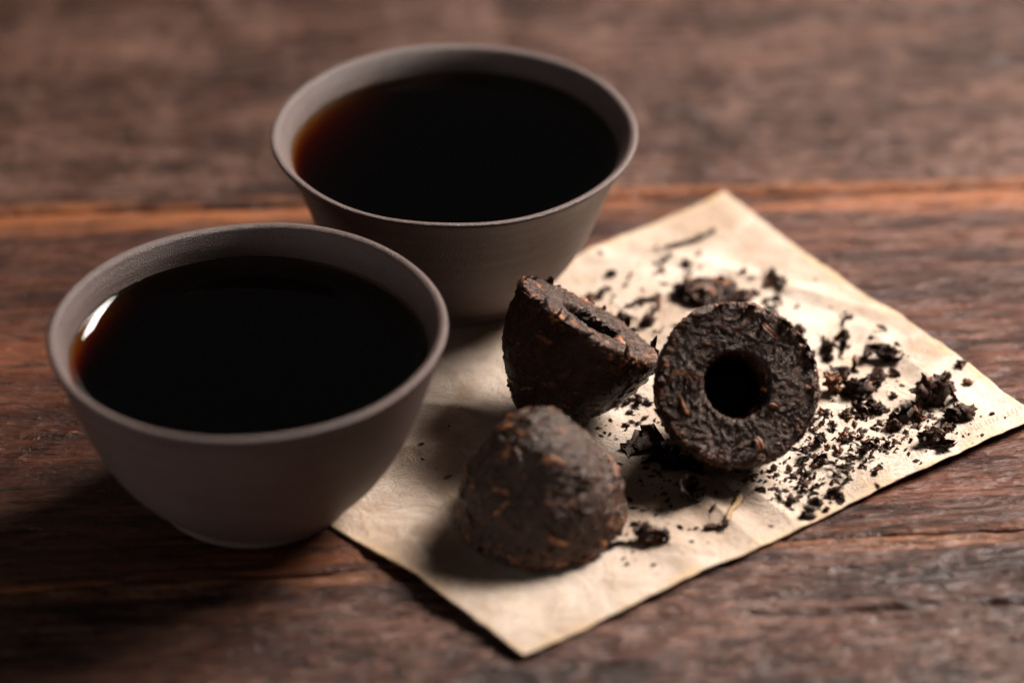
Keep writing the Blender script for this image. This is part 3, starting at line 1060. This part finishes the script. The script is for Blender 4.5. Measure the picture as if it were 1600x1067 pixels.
cluster(2.93, 1.97, 0.95, 0.6, 0.2, 12, 0.08, 0.26, 'the far corner scatter', 'crumbs at the far corner')
cluster(5.44, -2.38, 0.8, 0.45, 0.4, 14, 0.06, 0.2, 'the sparse central gap', 'crumbs in the gap')
cluster(3.81, 1.67, 0.6, 0.3, 0.0, 10, 0.12, 0.3, 'the row behind holed cake', 'crumbs in the row')
cluster(4.92, -3.38, 0.80, 0.57, 0.35, 44, 0.09, 0.32, 'the main heap', 'crumbs in the main heap', 0.12, 0.35)
cluster(4.94, -3.77, 0.52, 0.34, 0.2, 20, 0.1, 0.3, 'the main heap', 'crumbs in the main heap', 0.12, 0.35)
cluster(4.34, -4.4, 0.54, 0.38, 0.1, 34, 0.08, 0.3, 'the crimped edge heap', 'crumbs in the front heap', 0.1, 0.6)
cluster(5.89, -3.03, 0.52, 0.23, 0.25, 14, 0.08, 0.22, 'the short trail', 'crumbs in the trail', 0.0, 0.35)
cluster(4.78, -2.38, 0.41, 0.30, 0.1, 18, 0.08, 0.24, 'the patch touching holed cake', 'crumbs by the holed cake', 0.0, 0.35)
cluster(5.42, -1.39, 0.62, 0.45, 0.2, 16, 0.14, 0.38, 'the middle patch', 'crumbs in the middle patch', 0.0, 0.35)
cluster(5.27, -0.37, 0.64, 0.49, 0.2, 22, 0.12, 0.34, 'the blurred rear patch', 'crumbs in the rear patch', 0.0, 0.35)
cluster(4.2, 1.07, 0.57, 0.49, 0.0, 14, 0.14, 0.34, 'the patch above holed cake', 'crumbs above the holed cake', 0.0, 0.35)
cluster(2.0, 1.07, 0.72, 0.85, 0.3, 12, 0.12, 0.34, 'the scatter behind tilted cake', 'crumbs behind the tilted cake', 0.0, 0.35)
cluster(1.83, -1.85, 0.29, 0.45, 0.0, 12, 0.1, 0.26, 'the tilted cake patch', 'crumbs below the tilted cake', 0.0, 0.35)
cluster(2.44, -3.38, 0.57, 0.45, -0.3, 18, 0.14, 0.34, 'the shaded heap', 'crumbs in the shaded heap', 0.08, 0.35)
cluster(3.76, -3.94, 0.62, 0.34, 0.1, 10, 0.05, 0.13, 'the scatter below holed cake', 'crumbs under the holed cake', 0.0, 0.35)
crumb(6.67, -1.79, 0.95, LUMPS[1], 'largest blackish tea lump on the paper, near its right corner', name='tea_crumb', lift=0, rot=(0.3, 0.2, 0.6), sc3=(1, 0.9, 1.1))
crumb(6.12, -2.38, 0.55, CURLS[3], 'curled hollow tea leaf in front of the largest tea lump', name='tea_crumb', lift=0, rot=(0.2, 0.1, 0.3), sc3=(1, 1.1, 1.1))
crumb(5.96, -2.56, 0.34, LUMPS[4], 'small tea lump left of the curled hollow leaf', name='tea_crumb', lift=0, rot=(0.1, 0.5, 1.2), sc3=(1, 1, 1))
crumb(6.32, -2.29, 0.36, PINK[1], 'pale brown leaf shred between curled leaf and largest lump', name='tea_crumb', lift=0, rot=(0.5, 0.2, 2.0), sc3=(1, 1, 1))
crumb(6.98, -2.33, 0.66, LUMPS[6], 'jagged tea lump alone at far right near the paper corner', name='tea_crumb', lift=0, rot=(0.1, -0.2, 0.35), sc3=(1, 0.9, 0.9))
crumb(6.91, -1.9, 0.3, CURLS[5], 'upright leaf tip behind the jagged lump at far right', name='tea_crumb', lift=0, rot=(0.1, 1.2, 0.3), sc3=(1, 1, 1))
crumb(6.49, -3.07, 0.5, LUMPS[3], 'spiky shiny tea leaf cluster beside the crimped paper edge', name='tea_crumb', lift=0, rot=(0.4, 0.1, 0.2), sc3=(1, 1, 1.2))
crumb(6.51, -3.0, 0.46, CURLS[7], 'curved shiny leaf sticking out of the spiky cluster', name='tea_crumb', lift=0, rot=(-0.5, 0.3, 0.4), sc3=(1, 1.2, 1.2))
crumb(6.61, -3.17, 0.4, CURLS[9], 'pointed leaf on the right side of the spiky cluster', name='tea_crumb', lift=0, rot=(0.3, -0.2, 0.1), sc3=(1, 1, 1))
crumb(6.76, -2.68, 0.34, LUMPS[8], 'small oval crumb between spiky cluster and jagged lump', name='tea_crumb', lift=0, rot=(0.1, 0.1, 0.5), sc3=(1, 1, 1))
crumb(7.15, -0.93, 0.26, LUMPS[2], 'lone blurred crumb behind the largest tea lump', name='tea_crumb', lift=0, rot=(0.1, 0.1, 0.5), sc3=(1, 1, 1))
crumb(6.89, -1.25, 0.24, LUMPS[5], 'small blurred crumb touching the back of the largest lump', name='tea_crumb', lift=0, rot=(0.1, 0.4, 0.9), sc3=(1, 1, 1))
crumb(7.22, -1.39, 0.22, PINK[0], 'small tan crumb near the right paper edge', name='tea_crumb', lift=0, rot=(0.1, 0.1, 0.5), sc3=(1, 1, 1))
crumb(7.51, -2.26, 0.1, LUMPS[5], 'tiny lone speck of tea near the paper right corner', name='tea_crumb', lift=0, rot=(0.1, 0.1, 0.5), sc3=(1, 1, 1))
crumb(5.07, -1.61, 0.55, PINK[2], 'pinkish brown oval tea lump in the blurred middle patch', name='tea_crumb', lift=0, rot=(0.2, 1.0, 0.3), sc3=(1, 0.9, 1))
crumb(5.51, -1.61, 0.7, LUMPS[7], 'long dark tea lump beside the pinkish one', name='tea_crumb', lift=0, rot=(0.1, 0.1, 0.4), sc3=(1, 0.8, 0.8))
crumb(5.82, -1.21, 0.5, LUMPS[9], 'greyish tea lump at right end of the middle patch', name='tea_crumb', lift=0, rot=(0.1, 0.3, 1.0), sc3=(1, 1, 1))
crumb(5.91, -0.62, 0.62, CURLS[11], 'long blurred leaf pointing right out of the rear patch', name='tea_crumb', lift=0, rot=(0.1, 0.1, 0.35), sc3=(1, 1, 1))
crumb(5.41, -2.2, 0.4, CURLS[2], 'blurred leaf curl in the gap between middle patch and heap', name='tea_crumb', lift=0, rot=(0.6, 0.1, 1.8), sc3=(1, 1, 1))
crumb(5.7, -2.12, 0.42, LUMPS[0], 'grey blurred tea lump left of the curled hollow leaf tip', name='tea_crumb', lift=0, rot=(0.1, 0.2, 0.2), sc3=(1, 1, 1))
crumb(5.49, 0.54, 0.2, LUMPS[3], 'lone blurred crumb on bare paper by the right edge', name='tea_crumb', lift=0, rot=(0.1, 0.1, 0.5), sc3=(1, 1, 1))
crumb(3.21, 1.23, 1.15, LUMPS[5], 'large flat brown piece of cake behind the holed tea cake', name='tea_crumb', lift=0, rot=(0.05, 0.05, 0.1), sc3=(1, 1.1, 0.55))
crumb(3.78, 1.07, 0.6, LUMPS[9], 'brown broken piece touching the large flat piece behind', name='tea_crumb', lift=0, rot=(0.05, 0.05, 0.8), sc3=(1, 1, 0.7))
crumb(2.23, 1.07, 0.55, CURLS[6], 'short dark twig of tea lying diagonally behind the tilted cake', name='tea_crumb', lift=0, rot=(0.05, 0.05, 0.75), sc3=(1, 0.6, 0.7))
crumb(1.31, 1.15, 0.46, LUMPS[2], 'blurred tea crumb beside the foot of the farther cup', name='tea_crumb', lift=0, rot=(0.05, 0.05, 0.2), sc3=(1, 0.7, 0.7))
crumb(1.65, 1.87, 0.22, LUMPS[4], 'faint crumb farthest left on the bright paper behind', name='tea_crumb', lift=0, rot=(0.05, 0.05, 0.2), sc3=(1, 1, 1))
crumb(2.21, 0.39, 0.38, LUMPS[7], 'dark blurred crumb right of the tilted cake opening', name='tea_crumb', lift=0, rot=(0.05, 0.05, 1.2), sc3=(1, 1, 1))
crumb(1.82, 0.49, 0.36, LUMPS[6], 'dark blurred crumb close to the tilted cake opening', name='tea_crumb', lift=0, rot=(0.05, 0.05, 0.2), sc3=(1, 1, 1))
crumb(4.39, 1.57, 0.5, CURLS[8], 'blurred upright leaf shred above right of the holed cake', name='tea_crumb', lift=0, rot=(0.2, 0.2, 1.9), sc3=(1, 0.7, 0.7))
crumb(2.91, 2.23, 0.3, CURLS[1], 'faint blurred crumb under the long twig at the back', name='tea_crumb', lift=0, rot=(0.2, 0.2, 1.9), sc3=(1, 0.7, 0.7))
crumb(2.03, -5.51, 0.6, LUMPS[3], 'chunky tea leaf piece alone right of the dome cake', name='tea_crumb', lift=0, rot=(0.5, 0.3, -0.5), sc3=(1, 0.9, 1))
crumb(2.17, -5.48, 0.48, CURLS[12], 'flake leaning on the chunky piece right of the dome cake', name='tea_crumb', lift=0, rot=(0.7, 0.2, -0.6), sc3=(1, 1, 1))
crumb(2.63, -4.5, 0.5, CURLS[13], 'grey folded leaf flake in front of the shaded heap', name='tea_crumb', lift=0, rot=(1.0, 0.3, 1.3), sc3=(1, 1.2, 1))
crumb(2.99, -5.19, 0.32, LUMPS[8], 'small tea crumb lying on the paper crease', name='tea_crumb', lift=0, rot=(0.1, 0.1, 0.2), sc3=(1, 0.8, 0.7))
crumb(3.2, -5.16, 0.2, LUMPS[1], 'smaller crumb just right of the crumb on the crease', name='tea_crumb', lift=0, rot=(0.1, 0.1, 1.2), sc3=(1, 1, 1))
crumb(1.5, -5.64, 0.38, CURLS[10], 'thin black shred at the foot of the dome cake', name='tea_crumb', lift=0, rot=(0.1, 0.1, 0.3), sc3=(1, 0.6, 0.6))
crumb(1.98, -3.05, 0.7, CURLS[14], 'broad black leaf sticking out of the shaded heap', name='tea_crumb', lift=0, rot=(0.3, 0.1, 0.2), sc3=(1, 1.5, 1))
crumb(2.46, -3.48, 0.8, LUMPS[0], 'broad black lump in the shade under the holed cake', name='tea_crumb', lift=0, rot=(0.1, 0.1, -0.4), sc3=(1, 1, 0.5))
crumb(4.44, -4.94, 0.32, LUMPS[6], 'loose crumb in front of the reddish heap', name='tea_crumb', lift=0, rot=(0.1, 0.1, 0.1), sc3=(1, 0.7, 0.8))
crumb(3.76, -4.33, 0.2, LUMPS[4], 'tan crumb left of the reddish heap', name='tea_crumb', lift=0, rot=(0.1, 0.1, 0.1), sc3=(1, 1, 1))
crumb(5.58, -3.76, 0.18, CURLS[4], 'lone small crumb on bare paper near the crimped edge', name='tea_crumb', lift=0, rot=(0.1, 0.1, 0.1), sc3=(1, 1, 1))
crumb(1.7, -6.1, 0.08, LUMPS[4], 'left one of two tiny specks in front of the chunky piece', name='tea_crumb', lift=0, rot=(0.1, 0.1, 0.1), sc3=(1, 1, 1))
crumb(2.09, -6.15, 0.1, LUMPS[2], 'right one of two tiny specks in front of the chunky piece', name='tea_crumb', lift=0, rot=(0.1, 0.1, 0.1), sc3=(1, 1, 1))
twig([(2.52, 2.6), (2.8, 2.86), (3.14, 3.09), (3.45, 3.38)], 0.05, M_CRUMB, 'long dark twig of tea near the far corner of the paper', 0.3)
twig([(3.47, -4.4), (3.38, -4.66), (3.29, -4.86), (3.22, -5.11)], 0.05, M_STRAW, 'pale tan stalk lying across the paper crease', 0.6)
twig([(2.98, -3.89), (3.17, -4.06), (3.3, -4.28), (3.47, -4.46)], 0.022, M_STRAW, 'thin pale stalk beside the crease under the holed cake', 0.4)
twig([(3.42, -4.2), (3.53, -4.08), (3.63, -3.93)], 0.016, M_CRUMB, 'hair thin dark stalk under the holed cake', 0.3)
crumb(7.75, -1.5, 0.16, LUMPS[1], 'single tea crumb fallen on the wood beside the right corner', name='tea_crumb', lift=0, rot=(0.1, 0.1, 0.5), sc3=(1, 1, 1), surf=-0.02)

# ------------------------------------------------------------------ fine tea dust strewn over the sheet
def dust(n):
    rs = np.random.RandomState(91)
    base = np.array([[1, 0, 0], [-1, 0.2, 0], [0, 1, 0.1], [0.1, -1, 0], [0, 0, 0.8], [0, 0, -0.4]], float)
    tri = np.array([[0, 2, 4], [2, 1, 4], [1, 3, 4], [3, 0, 4], [2, 0, 5], [1, 2, 5], [3, 1, 5], [0, 3, 5]])
    vs, fs, ts = [], [], []
    k = 0
    cent = [(4.9, -3.0, 1.1, 0.8), (4.3, -4.0, 0.8, 0.5), (5.6, -2.4, 0.9, 0.6), (2.4, -4.1, 1.0, 0.6), (1.9, -5.3, 0.8, 0.5),
            (5.0, -0.9, 1.2, 0.8), (3.2, 0.9, 1.8, 1.2), (1.6, 0.4, 1.0, 0.9), (6.4, -2.6, 0.8, 0.6), (2.0, -2.6, 0.7, 0.6), (-0.5, -3.4, 1.6, 0.8)]
    wts = np.array([6, 4, 3, 3, 1.2, 3, 2, 2, 2, 2, 0.8])
    wts /= wts.sum()
    while len(ts) < n:
        c = cent[rs.choice(len(cent), p=wts)]
        x = c[0] + rs.normal() * c[2] * 0.6
        y = c[1] + rs.normal() * c[3] * 0.6
        if np.hypot(x - CUP2[0], y - CUP2[1]) < 1.6 or np.hypot(x - CUP1[0], y - CUP1[1]) < 2.2:
            continue
        a = rs.rand() * 6.28
        s = 0.010 + 0.055 * rs.rand() ** 3.0
        q = base * (1 + 0.3 * rs.randn(6, 3)) * s * np.array([1.4, 0.7, 0.7])
        R = np.array([[math.cos(a), -math.sin(a), 0], [math.sin(a), math.cos(a), 0], [0, 0, 1]])
        q = q @ R.T + [x, y, on_paper(x, y) + 0.3 * s]
        vs.append(q)
        fs.append(tri + k)
        ts.append(rs.uniform(0.1, 0.75))
        k += 6
    me = new_mesh('tea_dust', np.concatenate(vs), np.concatenate(fs), False)
    fattr(me, 'tint', np.repeat(ts, 6))
    tag(obj('tea_dust', me, M_CRUMB), 'fine dark tea dust strewn over the cream paper', 'tea dust', kind='stuff')


dust(1500)
